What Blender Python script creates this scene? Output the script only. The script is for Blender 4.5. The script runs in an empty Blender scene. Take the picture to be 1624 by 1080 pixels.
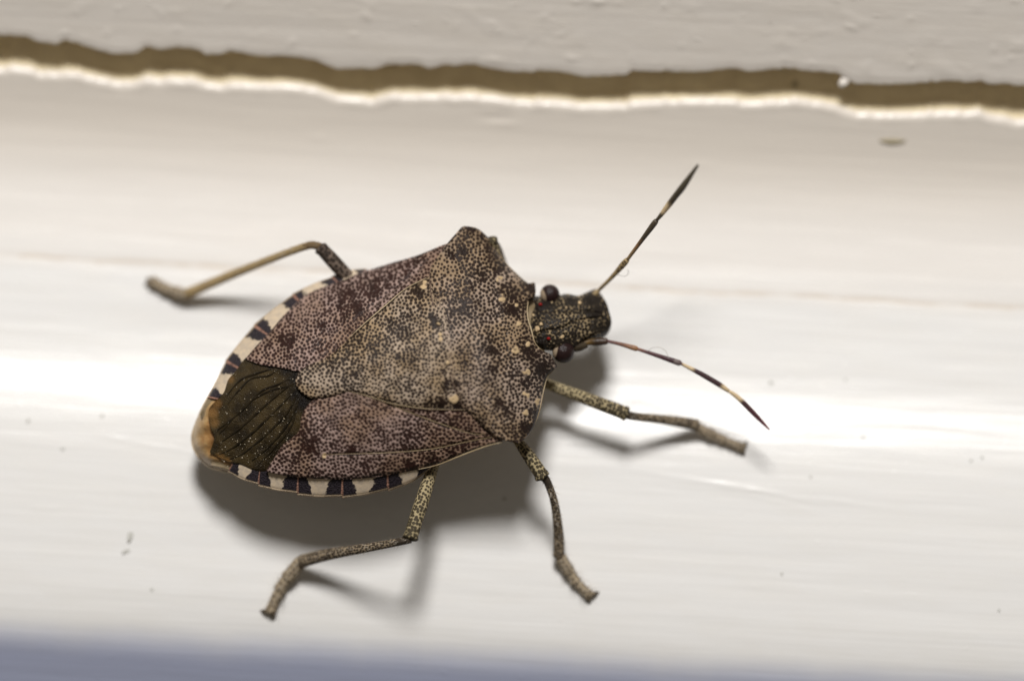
import bpy, math, random
import numpy as np
from mathutils import Vector, noise as mnoise

random.seed(7)
S = 0.001                       # every length below is in millimetres, S turns it into metres
scene = bpy.context.scene
COL = scene.collection

# ------------------------------------------------------------------ camera
ELEV = math.radians(72)
LENS, SENS = 200.0, 36.0
IW, IH = 1624.0, 1080.0
FPX = IW*LENS/SENS
DIST = FPX/46.0                 # 46 photo pixels per millimetre at the bug
TGT = np.array([0.0, 0.0, 3.0])
FWD = np.array([0.0, math.cos(ELEV), -math.sin(ELEV)])
UP = np.array([0.0, math.sin(ELEV), math.cos(ELEV)])
RIGHT = np.array([1.0, 0.0, 0.0])
CAM = TGT - FWD*DIST
cd = bpy.data.cameras.new('camera'); cam = bpy.data.objects.new('camera', cd); COL.objects.link(cam)
cam.location = Vector(CAM*S); cam.rotation_euler = (math.pi/2-ELEV, 0, 0)
cd.lens = LENS; cd.sensor_width = SENS; cd.clip_start = 0.005; cd.clip_end = 50
cd.dof.use_dof = True; cd.dof.focus_distance = (DIST-0.95)*S; cd.dof.aperture_fstop = 15
scene.camera = cam

# ------------------------------------------------------------------ world, lamp, exposure
w = bpy.data.worlds.new('World'); scene.world = w; w.use_nodes = True
bgn = w.node_tree.nodes['Background']
bgn.inputs[0].default_value = (1.0, 0.90, 0.76, 1); bgn.inputs[1].default_value = 0.105
LEL, LAZ, LD = math.radians(66), math.radians(3), 230.0      # diffused flash behind and above the bug
lp = np.array([-math.sin(LAZ)*math.cos(LEL), math.cos(LAZ)*math.cos(LEL), math.sin(LEL)])*LD
ld = bpy.data.lights.new('flash_lamp', 'AREA'); lo = bpy.data.objects.new('flash_lamp', ld); COL.objects.link(lo)
ld.shape = 'DISK'; ld.size = 62*S; ld.energy = 0.575; ld.color = (1.0, 0.985, 0.96)
lo.location = Vector(lp*S); lo.rotation_euler = (-Vector(lp)).to_track_quat('-Z', 'Y').to_euler()
vs = scene.view_settings
vs.view_transform = 'Standard'; vs.look = 'None'; vs.exposure = 0; vs.gamma = 1; vs.use_curve_mapping = False

# ------------------------------------------------------------------ geometry helpers
def P(px, py, z):
    """point at height z (mm) seen at photo pixel (px, py)"""
    d = FWD + RIGHT*((px-IW/2)/FPX) + UP*((IH/2-py)/FPX)
    return CAM + d*((z-CAM[2])/d[2])

SLOPE = [(-20, 85), (-17, 80), (-15, 50), (-13, 36), (-12.1, 38), (-11.2, 46), (-10.6, 44), (-10.0, 31), (-9.3, 19), (-8.2, 13), (-6, 11), (-4, 9), (-2.8, 5.5), (-2.0, 0.5), (-1.4, -1.5),
         (-0.6, 2), (0.4, 7), (1.5, 8.5), (2.6, 8.5), (3.6, 8.5), (5, 11), (6.5, 19), (8, 33), (9.5, 40), (16, 43)]
_v = np.linspace(-20, 16, 3601)
_sl = np.tan(np.radians(np.interp(_v, [a for a, b in SLOPE], [b for a, b in SLOPE])))
_z = np.concatenate([[0], np.cumsum((_sl[1:]+_sl[:-1])/2*(_v[1]-_v[0]))])
_z -= np.interp(-1.0, _v, _z)
TILT = math.tan(math.radians(3.1))
def prof(v): return float(np.interp(v, _v, _z))
def ground(x, y): return prof(y + x*TILT)
def PG(px, py, h):
    """point h mm above the sill, seen at a photo pixel"""
    z = h
    for _ in range(12):
        p = P(px, py, z); z = ground(p[0], p[1]) + h
    return P(px, py, z)

def resample(pts, n, smooth=True):
    pts = [np.array(p, float) for p in pts]
    dense = []
    m = len(pts)
    for i in range(m-1):
        p0 = pts[max(i-1, 0)]; p1 = pts[i]; p2 = pts[i+1]; p3 = pts[min(i+2, m-1)]
        for k in range(12):
            t = k/12
            if smooth:
                dense.append(0.5*((2*p1)+(-p0+p2)*t+(2*p0-5*p1+4*p2-p3)*t*t+(-p0+3*p1-3*p2+p3)*t**3))
            else:
                dense.append(p1+(p2-p1)*t)
    dense.append(pts[-1])
    d = np.array(dense)
    L = np.concatenate([[0], np.cumsum(np.linalg.norm(np.diff(d, axis=0), axis=1))])
    q = np.linspace(0, L[-1], n)
    return np.stack([np.interp(q, L, d[:, k]) for k in range(d.shape[1])], axis=1)

ORIGIN = {}
def mesh_obj(name, verts, faces, mat, parent=None, uv=None, attrs=None, smooth=True, origin=None):
    """one mesh object; verts in world mm, faces as index tuples, uv one pair per vertex"""
    verts = np.array(verts, float)
    if parent is not None: o0 = ORIGIN[parent.name]
    else: o0 = np.array([0, 0, 0.0])
    org = np.array(origin, float) if origin is not None else (o0 if parent is not None else o0)
    me = bpy.data.meshes.new(name)
    me.from_pydata([tuple(v) for v in (verts-org)*S], [], faces)
    if smooth: me.polygons.foreach_set('use_smooth', [True]*len(me.polygons))
    if uv is not None:
        uv = np.array(uv, float)
        l = me.uv_layers.new(name='UVMap')
        idx = np.zeros(len(me.loops), dtype=np.int32); me.loops.foreach_get('vertex_index', idx)
        l.data.foreach_set('uv', uv[idx].astype(np.float32).ravel())
    for k, a in (attrs or {}).items():
        at = me.attributes.new(k, 'FLOAT', 'POINT'); at.data.foreach_set('value', np.array(a, np.float32))
    me.materials.append(mat)
    o = bpy.data.objects.new(name, me); COL.objects.link(o)
    o.location = Vector((org-o0)*S)
    if parent is not None: o.parent = parent
    ORIGIN[o.name] = org
    return o

def tag(o, label=None, cat=None, group=None, kind=None):
    if label: o['label'] = label
    if cat: o['category'] = cat
    if group: o['group'] = group
    if kind: o['kind'] = kind
    return o

def grid_faces(nu, nv, flip=False, off=0):
    f = []
    for i in range(nu-1):
        for j in range(nv-1):
            a = off+i*nv+j; b = off+i*nv+j+1; c = off+(i+1)*nv+j+1; d = off+(i+1)*nv+j
            f.append((a, d, c, b) if flip else (a, b, c, d))
    return f

def tube(pts, radii, nseg=16, nlen=40, squash=1.0, caps=True, jitter=0.0, up=(0, 0, 1)):
    """tapered tube through 3-D points in mm; returns verts, faces, uv (uv in mm)"""
    pr = np.array([list(p)+[r] for p, r in zip(pts, radii)], float)
    q = resample(pr, nlen)
    c = q[:, :3]; r = q[:, 3]
    T = np.gradient(c, axis=0); T /= np.linalg.norm(T, axis=1)[:, None]
    V, F, U = [], [], []
    L = np.concatenate([[0], np.cumsum(np.linalg.norm(np.diff(c, axis=0), axis=1))])
    for i in range(nlen):
        a = np.cross(T[i], np.array(up, float)); n = np.linalg.norm(a)
        a = a/n if n > 1e-6 else np.array([1.0, 0, 0])
        b = np.cross(a, T[i])
        for k in range(nseg):
            th = 2*math.pi*k/nseg
            rr = r[i]*(1+(random.random()-.5)*jitter)
            V.append(c[i]+a*math.cos(th)*rr+b*math.sin(th)*rr*squash)
            U.append((L[i], abs(((k/nseg)*2) % 2-1)*math.pi*r.max()))
    for i in range(nlen-1):
        for k in range(nseg):
            k2 = (k+1) % nseg
            F.append((i*nseg+k, i*nseg+k2, (i+1)*nseg+k2, (i+1)*nseg+k))
    if caps:
        for i, s in ((0, -1), (nlen-1, 1)):
            V.append(c[i]+T[i]*s*r[i]*.5); U.append((L[i], 0))
            ci = len(V)-1
            for k in range(nseg):
                k2 = (k+1) % nseg
                F.append((ci, i*nseg+k2, i*nseg+k) if s < 0 else (ci, i*nseg+k, i*nseg+k2))
    return V, F, U

def join(*parts):
    V, F, U = [], [], []
    for v, f, u in parts:
        o = len(V); V += list(v); U += list(u); F += [tuple(i+o for i in q) for q in f]
    return V, F, U

def ellipsoid(c, r, nu=24, nv=16, ax=None):
    V, F, U = [], [], []
    ax = np.eye(3) if ax is None else ax
    for i in range(nv+1):
        ph = math.pi*i/nv
        for k in range(nu):
            th = 2*math.pi*k/nu
            l = np.array([math.sin(ph)*math.cos(th)*r[0], math.sin(ph)*math.sin(th)*r[1], math.cos(ph)*r[2]])
            V.append(np.array(c)+ax.T @ l); U.append((k/nu, i/nv))
    for i in range(nv):
        for k in range(nu):
            k2 = (k+1) % nu
            q = (i*nu+k, (i+1)*nu+k, (i+1)*nu+k2, i*nu+k2)
            F.append(q)
    return V, F, U

# ------------------------------------------------------------------ materials
class NT:
    def __init__(self, name):
        m = bpy.data.materials.new(name); m.use_nodes = True
        self.m = m; self.t = m.node_tree; self.b = self.t.nodes['Principled BSDF']
    def n(self, typ, **kw):
        x = self.t.nodes.new(typ)
        for k, v in kw.items(): setattr(x, k, v)
        return x
    def l(self, a, b): self.t.links.new(a, b)
    def put(self, v, sock):
        if hasattr(v, 'is_linked') or hasattr(v, 'links'): self.l(v, sock)
        else: sock.default_value = v
    def math(self, op, a, b=None, c=None, clamp=False):
        x = self.n('ShaderNodeMath', operation=op, use_clamp=clamp)
        for i, v in enumerate((a, b, c)):
            if v is not None: self.put(v, x.inputs[i])
        return x.outputs[0]
    def vmath(self, op, a, b=None, scale=None):
        x = self.n('ShaderNodeVectorMath', operation=op)
        self.put(a, x.inputs[0])
        if b is not None: self.put(b, x.inputs[1])
        if scale is not None: self.put(scale, x.inputs['Scale'])
        return x.outputs[0]
    def mix(self, f, a, b):
        x = self.n('ShaderNodeMix', data_type='RGBA')
        self.put(f, x.inputs[0])
        for v, s in ((a, x.inputs[6]), (b, x.inputs[7])):
            if isinstance(v, tuple) and len(v) == 3: v = (*v, 1)
            self.put(v, s)
        return x.outputs[2]
    def noise(self, vec, scale, detail=3, rough=.5, dims='3D'):
        x = self.n('ShaderNodeTexNoise', noise_dimensions=dims)
        self.l(vec, x.inputs['Vector']); x.inputs['Scale'].default_value = scale
        x.inputs['Detail'].default_value = detail; x.inputs['Roughness'].default_value = rough
        return x
    def step(self, v, lo, hi, a=0.0, b=1.0):
        x = self.n('ShaderNodeMapRange', interpolation_type='SMOOTHSTEP')
        self.put(v, x.inputs[0])
        for i, q in enumerate((lo, hi, a, b)): self.put(q, x.inputs[i+1])
        return x.outputs[0]
    def voro(self, vec, scale, rnd=.85, feature='F1', dims='2D'):
        x = self.n('ShaderNodeTexVoronoi', voronoi_dimensions=dims, feature=feature)
        self.l(vec, x.inputs['Vector']); x.inputs['Scale'].default_value = scale
        x.inputs['Randomness'].default_value = rnd
        return x
    def bump(self, h, dist, strength=1.0, normal=None):
        x = self.n('ShaderNodeBump'); self.l(h, x.inputs['Height'])
        x.inputs['Distance'].default_value = dist*S; x.inputs['Strength'].default_value = strength
        if normal is not None: self.l(normal, x.inputs['Normal'])
        return x.outputs[0]
    def uv(self): return self.n('ShaderNodeUVMap', uv_map='UVMap').outputs[0]
    def mm(self):
        return self.vmath('SCALE', self.n('ShaderNodeTexCoord').outputs['Object'], scale=1/S)
    def attr(self, name): return self.n('ShaderNodeAttribute', attribute_name=name).outputs['Fac']
    def ramp(self, f, stops, interp='LINEAR'):
        x = self.n('ShaderNodeValToRGB'); x.color_ramp.interpolation = interp
        e = x.color_ramp.elements
        while len(e) < len(stops): e.new(0.5)
        for el, (p, c) in zip(e, stops): el.position = p; el.color = (*c, 1)
        self.put(f, x.inputs[0]); return x.outputs[0]
    def out(self, color=None, rough=.5, normal=None, spec=.5):
        if color is not None:
            if isinstance(color, tuple): color = (*color, 1) if len(color) == 3 else color
            self.put(color, self.b.inputs['Base Color'])
        self.put(rough, self.b.inputs['Roughness'])
        if normal is not None: self.l(normal, self.b.inputs['Normal'])
        self.b.inputs['Specular IOR Level'].default_value = spec
        return self.m

def cuticle(name, grey, brown, dot, rough=.42, spec=.13, tone=.7):
    """waxy insect cuticle; the punctures themselves are modelled, the mesh says where they are"""
    t = NT(name); uv = t.uv()
    huge = t.noise(uv, .45, 3, .55, dims='2D').outputs[0]
    big = t.noise(uv, 1.3, 4, .62, dims='2D').outputs[0]
    fine = t.noise(uv, 13, 2, .6, dims='2D').outputs[0]
    pale, dark, dots, tn = t.attr('pale'), t.attr('dark'), t.attr('dot'), t.attr('tone')
    pk = t.step(pale, .30, .5)
    base = t.mix(t.step(huge, .38, .62), grey, brown)
    base = t.mix(t.step(big, .48, .8, 0, tone), base, tuple(c*.42 for c in brown))
    base = t.mix(t.step(big, .5, .2, 0, .4), base, tuple(min(1, c*1.35) for c in grey))
    base = t.mix(t.math('MULTIPLY', fine, .40), base, tuple(c*.5 for c in brown))
    base = t.mix(t.step(dark, .1, .9, 0, .72), base, (.06, .043, .026))
    base = t.mix(pk, base, (.55, .40, .23))
    dcol = t.mix(tn, dot, tuple(c*.4 for c in dot))
    colr = t.mix(t.math('MULTIPLY', dots, .96), base, dcol)
    return t.out(colr, t.step(big, .3, .7, rough-.06, rough+.06), t.bump(fine, .03, .8), spec)

M = {}
M['pronotum'] = cuticle('pronotum_cuticle', (.43, .33, .262), (.345, .24, .148), (.020, .010, .008))
M['scutellum'] = cuticle('scutellum_cuticle', (.46, .362, .278), (.39, .275, .165), (.020, .010, .007))
M['wing'] = cuticle('wing_cuticle', (.40, .285, .25), (.31, .20, .14), (.034, .013, .010))
M['head'] = cuticle('head_cuticle', (.36, .27, .16), (.22, .16, .085), (.014, .011, .010))

def leg_mat(name, a, b, dot, scale, thr, fade=None):
    t = NT(name); uv = t.uv()
    v = t.voro(uv, scale, .65)
    big = t.noise(uv, 2.2, 3, .6, dims='2D').outputs[0]
    dk = t.attr('dark')
    th = t.math('ADD', t.math('MULTIPLY', t.math('SUBTRACT', big, .5), .32), t.math('ADD', thr, t.math('MULTIPLY', dk, .5)))
    dots = t.step(v.outputs['Distance'], t.math('ADD', th, .07), t.math('SUBTRACT', th, .07))
    base = t.mix(big, a, b)
    colr = t.mix(t.math('MULTIPLY', dots, .9), base, dot)
    fine = t.noise(uv, 22, 2, .6, dims='2D').outputs[0]
    h = t.math('SUBTRACT', fine, t.math('MULTIPLY', dots, .6))
    return t.out(colr, .45, t.bump(h, .03, .8), .12)
M['femur'] = leg_mat('spotted_femur', (.38, .31, .165), (.46, .37, .23), (.022, .017, .011), 8.2, .40)
M['tibia'] = leg_mat('spotted_tibia', (.34, .27, .18), (.28, .215, .145), (.035, .026, .02), 8.5, .44)
M['hind_femur'] = leg_mat('dark_femur', (.20, .15, .12), (.16, .12, .09), (.03, .022, .018), 6.5, .42)
M['hind_tibia'] = leg_mat('tan_tibia', (.42, .31, .16), (.36, .26, .135), (.14, .09, .045), 8.0, .16)
M['tarsus'] = leg_mat('pale_tarsus', (.48, .39, .27), (.27, .21, .145), (.08, .06, .04), 6.0, .28)

def connex_mat():
    t = NT('banded_margin'); uv = t.uv()
    sep = t.n('ShaderNodeSeparateXYZ'); t.l(uv, sep.inputs[0])
    tc = t.mm()
    nz = t.noise(tc, 5.0, 3, .6).outputs[0]
    bow = t.math('MULTIPLY', t.math('SUBTRACT', sep.outputs[1], .5), .16)
    x = t.math('ADD', sep.outputs[0], t.math('MULTIPLY', t.math('SUBTRACT', nz, .5), .26))
    d = t.math('ABSOLUTE', t.math('SUBTRACT', x, .53))
    cream = t.step(t.math('SUBTRACT', t.math('ADD', d, bow), t.attr('pale')), .225, .185)
    joint = t.step(t.math('ABSOLUTE', t.math('SUBTRACT', sep.outputs[0], .5)), .452, .482)
    rim = t.step(sep.outputs[1], .90, .97)
    gran = t.voro(tc, 17, .9, dims='3D').outputs['Distance']
    blk = t.mix(t.step(gran, .15, .6), (.012, .010, .014), (.035, .028, .033))
    cr = t.mix(t.step(nz, .4, .62), (.62, .50, .36), (.52, .43, .33))
    c = t.mix(cream, blk, cr)
    c = t.mix(t.math('MULTIPLY', t.math('MULTIPLY', joint, t.step(nz, .3, .5, .3, 1.0)), .8), c, (.45, .24, .17))
    c = t.mix(t.math('MULTIPLY', rim, .75), c, (.50, .38, .25))
    return t.out(c, .40, t.bump(t.math('MULTIPLY', gran, t.math('SUBTRACT', 1.0, t.math('MULTIPLY', cream, .85))), .03, .9), .12)
M['connexivum'] = connex_mat()

def membrane_mat():
    t = NT('wing_membrane_film'); uv = t.uv()
    n1 = t.noise(uv, 1.2, 3, .6, dims='2D').outputs[0]
    n2 = t.noise(t.vmath('MULTIPLY', uv, (2.0, 2.0, 1)), 9, 3, .6, dims='2D').outputs[0]
    c = t.mix(t.step(n1, .3, .7), (.018, .012, .005), (.058, .039, .015))
    c = t.mix(t.attr('dark'), c, (.009, .007, .006))
    c = t.mix(t.attr('pale'), c, (.34, .17, .05))
    return t.out(c, .36, t.bump(n2, .05, .8), .12)
M['membrane'] = membrane_mat()
def plain(name, a, b, scale=4, rough=.45, bumpd=.02, spec=.4):
    t = NT(name); c = t.mm()
    n1 = t.noise(c, scale, 4, .6).outputs[0]
    n2 = t.noise(c, scale*4, 3, .6).outputs[0]
    return t.out(t.mix(t.step(n1, .3, .7), a, b), rough, t.bump(n2, bumpd, .8), spec)
M['vein'] = plain('membrane_vein', (.010, .007, .004), (.026, .018, .008), 3, .35, .02, .2)
def tail_mat():
    t = NT('tan_tail_cuticle'); uv = t.uv(); c = t.mm()
    sep = t.n('ShaderNodeSeparateXYZ'); t.l(uv, sep.inputs[0])
    n1 = t.noise(c, 2.4, 4, .65).outputs[0]; n2 = t.noise(c, 9, 3, .6).outputs[0]
    x = t.math('ADD', sep.outputs[1], t.math('MULTIPLY', t.math('SUBTRACT', n1, .5), .75))
    col = t.ramp(x, [(.12, (.04, .025, .010)), (.34, (.18, .085, .026)), (.54, (.34, .18, .062)), (.72, (.45, .29, .13)), (1.0, (.55, .43, .29))])
    col = t.mix(t.step(n2, .55, .8, 0, .5), col, (.16, .085, .035))
    h = t.math('ADD', n1, t.math('MULTIPLY', n2, .3))
    return t.out(col, .42, t.bump(h, .06, .9), .4)
M['tail'] = tail_mat()
M['belly'] = plain('belly_cuticle', (.20, .15, .08), (.28, .21, .13), 3, .5, .03)
M['suture'] = plain('pale_wing_edge', (.46, .36, .22), (.30, .22, .12), 3, .4)
M['dark_suture'] = plain('dark_wing_groove', (.13, .08, .055), (.09, .055, .04), 3, .5)
M['brown_suture'] = plain('brown_wing_edge', (.20, .14, .07), (.30, .22, .12), 4, .4)
M['claw'] = plain('dark_claw', (.09, .065, .04), (.20, .15, .10), 6, .45)
M['dust'] = plain('pale_dust', (.62, .50, .32), (.78, .70, .58), 8, .5)
M['hair'] = plain('fine_bristle', (.36, .31, .25), (.50, .44, .36), 5, .5)
M['ocellus'] = plain('red_ocellus', (.30, .010, .008), (.20, .008, .008), 6, .12, .002, .6)
M['speck'] = plain('grey_dirt', (.44, .43, .39), (.58, .57, .53), 9, .7)
M['brown_speck'] = plain('brown_dirt', (.30, .25, .15), (.40, .34, .22), 9, .7)
M['lint'] = plain('lint_thread', (.50, .47, .43), (.60, .57, .53), 5, .7)

def eye_mat():
    t = NT('compound_eye'); uv = t.uv(); c = t.mm()
    k = t.attr('pale')
    v = t.voro(c, 26, .5, dims='3D').outputs['Distance']
    col = t.mix(t.step(v, .2, .7), (.012, .006, .006), (.026, .012, .011))
    col = t.mix(t.step(k, .45, .55), col, (.38, .29, .20))
    return t.out(col, .33, t.bump(v, .012, .8), .25)
M['eye'] = eye_mat()

def antenna_mat(name, stops, dot=.0):
    t = NT(name); uv = t.uv()
    sep = t.n('ShaderNodeSeparateXYZ'); t.l(uv, sep.inputs[0])
    c = t.mm()
    nz = t.noise(c, 7, 3, .6).outputs[0]
    x = t.math('ADD', sep.outputs[0], t.math('MULTIPLY', t.math('SUBTRACT', nz, .5), .10))
    col = t.ramp(x, stops)
    v = t.voro(c, 9, .9, dims='3D').outputs['Distance']
    col = t.mix(t.step(v, dot+.08, dot-.08), col, (.045, .03, .02))
    return t.out(col, .45, t.bump(nz, .02, .8), .4)
TAN, ORG, DRK, MAR, CRM = (.36, .26, .13), (.30, .17, .08), (.085, .066, .042), (.085, .022, .025), (.62, .47, .28)

# paint of the sill: glossy off-white enamel with brush streaks
def paint(name, base, rough=.2, streak=1.0, lumps=1.0, stain=True, dirty=.0, spec=.36, cream=(.83, .79, .75), cream2=(.77, .705, .63)):
    t = NT(name); c = t.mm()
    mp = t.n('ShaderNodeMapping'); t.l(c, mp.inputs[0]); mp.inputs['Rotation'].default_value = (0, 0, math.radians(3.1))
    c = mp.outputs[0]
    st = t.noise(t.vmath('MULTIPLY', c, (.045, 1.3, .6)), 1.5, 5, .62).outputs[0]
    st2 = t.noise(t.vmath('MULTIPLY', c, (.10, 2.6, 1.0)), 2.2, 3, .6).outputs[0]
    lm = t.noise(t.vmath('MULTIPLY', c, (.4, 1, 1)), 1.3, 3, .6).outputs[0]
    pit = t.noise(t.vmath('MULTIPLY', c, (.45, 1, 1)), 4.2, 2, .5).outputs[0]
    pits = t.step(pit, .66, .78)
    h = t.math('ADD', t.math('MULTIPLY', st, streak), t.math('MULTIPLY', st2, streak*.22))
    h = t.math('ADD', h, t.math('MULTIPLY', lm, .18*lumps))
    h = t.math('ADD', h, t.math('MULTIPLY', pits, .10*lumps))
    col = t.mix(t.step(lm, .35, .7), base, tuple(a*b for a, b in zip(base, (.985, .98, .97))))
    if dirty:
        dn = t.noise(c, .55, 3, .6).outputs[0]
        col = t.mix(t.math('MULTIPLY', t.step(dn, .45, .8), dirty), col, (.62, .55, .44))
    if stain:
        sep = t.n('ShaderNodeSeparateXYZ'); t.l(c, sep.inputs[0])
        wob = t.noise(t.vmath('MULTIPLY', c, (.25, .0, .0)), 1.0, 3, .6).outputs[0]
        brk = t.noise(t.vmath('MULTIPLY', c, (.30, .0, .0)), 2.3, 2, .5).outputs[0]
        y = t.math('ADD', sep.outputs[1], t.math('MULTIPLY', t.math('SUBTRACT', wob, .5), .5))
        col = t.mix(t.step(y, SEAM_V-.6, SEAM_V+1.4), col, cream); col = t.mix(t.step(y, SEAM_V+1.5, SEAM_V+5.2), col, cream2)       # older, yellowed coat behind the seam; deeper cream near gap paints in bounced light
        col = t.mix(t.step(y, -9.4, -10.8), col, (.50, .54, .72))       # blue-grey on the sill's sloping nose paints in its cool shade
        dist = t.math('ABSOLUTE', t.math('SUBTRACT', y, SEAM_V))
        line = t.math('MULTIPLY', t.step(dist, .17, .02), t.step(brk, .34, .56, .35, .85))
        soft = t.math('MULTIPLY', t.step(dist, .6, .0), .22)
        col = t.mix(t.math('MULTIPLY', t.math('MAXIMUM', line, soft), .55), col, (.62, .50, .38))
    nrm = t.bump(h, .030, 1.0)
    return t.out(col, t.step(lm, .3, .7, rough, rough+.07), nrm, spec)
SEAM_V = 3.0
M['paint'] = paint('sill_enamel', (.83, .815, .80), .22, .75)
M['paint_up'] = paint('trim_enamel', (.76, .705, .645), .36, .8, 4.0, False)
M['gap'] = plain('dirty_caulk', (.82, .71, .49), (.72, .61, .41), 1.2, .7, .05, .3)

# ------------------------------------------------------------------ the painted sill
UPPER = [(0,58),(43,60),(60,68),(90,71),(103,65),(133,73),(173,87),(216,85),(233,76),(266,80),(283,76),(316,80),(328,90),(366,83),(416,90),
 (466,91),(499,96),(532,111),(573,110),(600,110),(613,105),(663,103),(680,111),(700,106),(756,103),(779,111),(826,116),(862,113),(889,116),
 (932,123),(989,121),(1005,113),(1079,116),(1113,115),(1164,109),(1184,115),(1247,109),(1281,114),(1328,117),(1355,134),(1398,136),(1465,132),
 (1509,129),(1623,137)]
LIP = [(0,100),(20,96),(50,100),(60,106),(116,105),(150,113),(173,120),(210,120),(233,115),(309,116),(333,125),(382,123),(466,125),(499,130),
 (532,143),(590,148),(623,141),(756,141),(823,150),(873,151),(922,156),(989,156),(1012,150),(1079,148),(1140,147),(1167,147),(1174,152),(1268,147),
 (1321,156),(1358,169),(1398,171),(1499,167),(1549,167),(1603,179),(1623,181)]
def edge_curve(pts, lift):
    q = np.array([PG(a, b, lift) for a, b in pts])
    vv = q[:, 1]+q[:, 0]*TILT
    xs, vs_ = list(q[:, 0]), list(vv)
    w_ = xs[-1]-xs[0]
    # beyond the frame the torn edge simply goes on, mirrored
    X = [2*xs[0]-x for x in xs[:0:-1]] + xs + [2*xs[-1]-x for x in xs[-2::-1]]
    Vv = vs_[:0:-1] + vs_ + vs_[-2::-1]
    def f(x):
        v = float(np.interp(x, X, Vv))
        return v + .05*mnoise.noise((x*2.3, 3.1, lift)) + .035*mnoise.noise((x*5.1, 8.1, lift)) + .02*mnoise.noise((x*11, 2.1, lift))
    return f
lip_v = edge_curve(LIP, .03); up_v = edge_curve(UPPER, .05)
XS = np.concatenate([np.arange(-48, -20, .5), np.arange(-20, 20, .1), np.arange(20, 48.1, .5)])

def sheet(name, rows, mat):
    """rows(x) -> list of (v, z); one strip of faces along x"""
    V, nv = [], None
    for x in XS:
        r = rows(x); nv = len(r)
        for v, z in r: V.append((x, v-x*TILT, z))
    return mesh_obj(name, V, grid_faces(len(XS), nv, flip=True), mat)

def lumps(x, v):
    return (.016*mnoise.noise((x*.10, v*.9, 1.7)) + .007*mnoise.noise((x*.35, v*2.2, 5.2)))
RIDGES = []
for (ax, ay, bx, by, amp, wd) in ((985,742,1335,803,.010,.07),(1060,752,1260,786,.008,.06),(1120,768,1420,806,.008,.08),(1150,775,1300,812,.006,.06),(1010,770,1200,790,-.006,.08),
        (0,700,240,716,.008,.07),(150,688,345,724,.009,.06),(40,804,100,806,.008,.06),(1300,655,1620,690,.006,.07),(1330,676,1560,688,-.006,.06),(560,985,900,1000,.006,.07),(1230,840,1560,862,.004,.08),(0,770,280,786,.004,.08)):
    a3, b3 = PG(ax, ay, 0), PG(bx, by, 0)
    RIDGES.append((a3[0], a3[1]+a3[0]*TILT, b3[0], b3[1]+b3[0]*TILT, amp, wd))
DENTS = []
for (ax, ay, rx, ry, amp) in ((785,187,.55,.10,-.035),(800,197,.5,.08,.025),(1110,262,.5,.08,.015),(505,220,.4,.10,.012)):
    a3 = PG(ax, ay, 0); DENTS.append((a3[0], a3[1]+a3[0]*TILT, rx, ry, amp))
def brush(x, v):
    z = 0.0
    for x0, v0, x1, v1, amp, wd in RIDGES:
        t = (x-x0)/(x1-x0)
        if 0 < t < 1:
            d = (v-(v0+(v1-v0)*t+.05*mnoise.noise((x*.7, x0, v0))))/wd
            if abs(d) < 3: z += amp*math.exp(-d*d)*min(1, 5*t, 5*(1-t))*(1+.6*mnoise.noise((x*1.7, v0, 3)))
    for x0, v0, rx, ry, amp in DENTS:
        d = ((x-x0)/rx)**2+((v-v0)/ry)**2
        if d < 9: z += amp*math.exp(-d)
    return z
def sill_rows(x):
    e = lip_v(x)
    r = []
    ts = np.concatenate([np.linspace(-19, -13, 16)[:-1], np.linspace(-13, -8, 44)[:-1], np.linspace(-8, e-.54, 270)])
    for v in ts:
        z = prof(v)+lumps(x, v)+(brush(x, v) if abs(x) < 19 else 0)
        z -= .006*math.exp(-((v-SEAM_V)/.10)**2)
        r.append((v, z))
    z0 = prof(e-.54)+lumps(x, e-.54)
    wob = .03*mnoise.noise((x*1.5, .3, 9))
    for dv, dz in ((.47, .05), (.41, .11), (.31, .16), (.18, .18), (.06, .125), (.02, .08), (.0, .0), (.015, -.2), (.04, -.8), (.08, -1.9)):
        r.append((e-dv, z0+dz+wob*min(1, max(0, dz*8))))
    return r
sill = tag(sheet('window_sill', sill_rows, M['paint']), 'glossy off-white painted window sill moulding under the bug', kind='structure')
def trim_rows(x):
    e = up_v(x)
    base = .20
    r = []
    z0 = prof(e)+base
    for dv, dz in ((1.3, -2.4), (.75, -1.1), (.30, -.40), (.04, -.14), (.0, -.07), (.02, -.02), (.06, .0)):
        r.append((e+dv, z0+dz))
    for q in np.linspace(.12, 6.5, 110):
        v = e+q
        z = prof(v)+base+lumps(x*1.3+40, v*1.5)
        k = mnoise.noise((x*.9, v*2.2, 3.3)); z += .06*max(0, k-.30)
        k = mnoise.noise((x*2.3, v*3.1, 7.3)); z += .14*max(0, k-.48)
        r.append((v, z))
    return r
trim = tag(sheet('trim_board', trim_rows, M['paint_up']), 'off-white painted trim board above the torn caulk gap', kind='structure')
def gap_rows(x):
    a, b = lip_v(x), up_v(x)
    r = []
    for q in np.linspace(-.25, 2.2, 20):
        v = a+(b-a)*q
        r.append((v, prof(a)-.70+.05*mnoise.noise((x*.8, v*2, 2))+.1*q+.40*math.exp(-max(0, q)/.28)))
    return r
gap = tag(sheet('caulk_gap', gap_rows, M['gap']), 'brown shadowed gap of torn caulk between sill and trim', kind='structure')
# ------------------------------------------------------------------ the bug: frame and heights
ROOTP = PG(690, 640, 0)
root = bpy.data.objects.new('stink_bug', None); COL.objects.link(root)
root.empty_display_size = .003; root.location = Vector(ROOTP*S); ORIGIN['stink_bug'] = ROOTP
tag(root, 'mottled brown shield-shaped stink bug standing on the white sill', 'insect')

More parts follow.
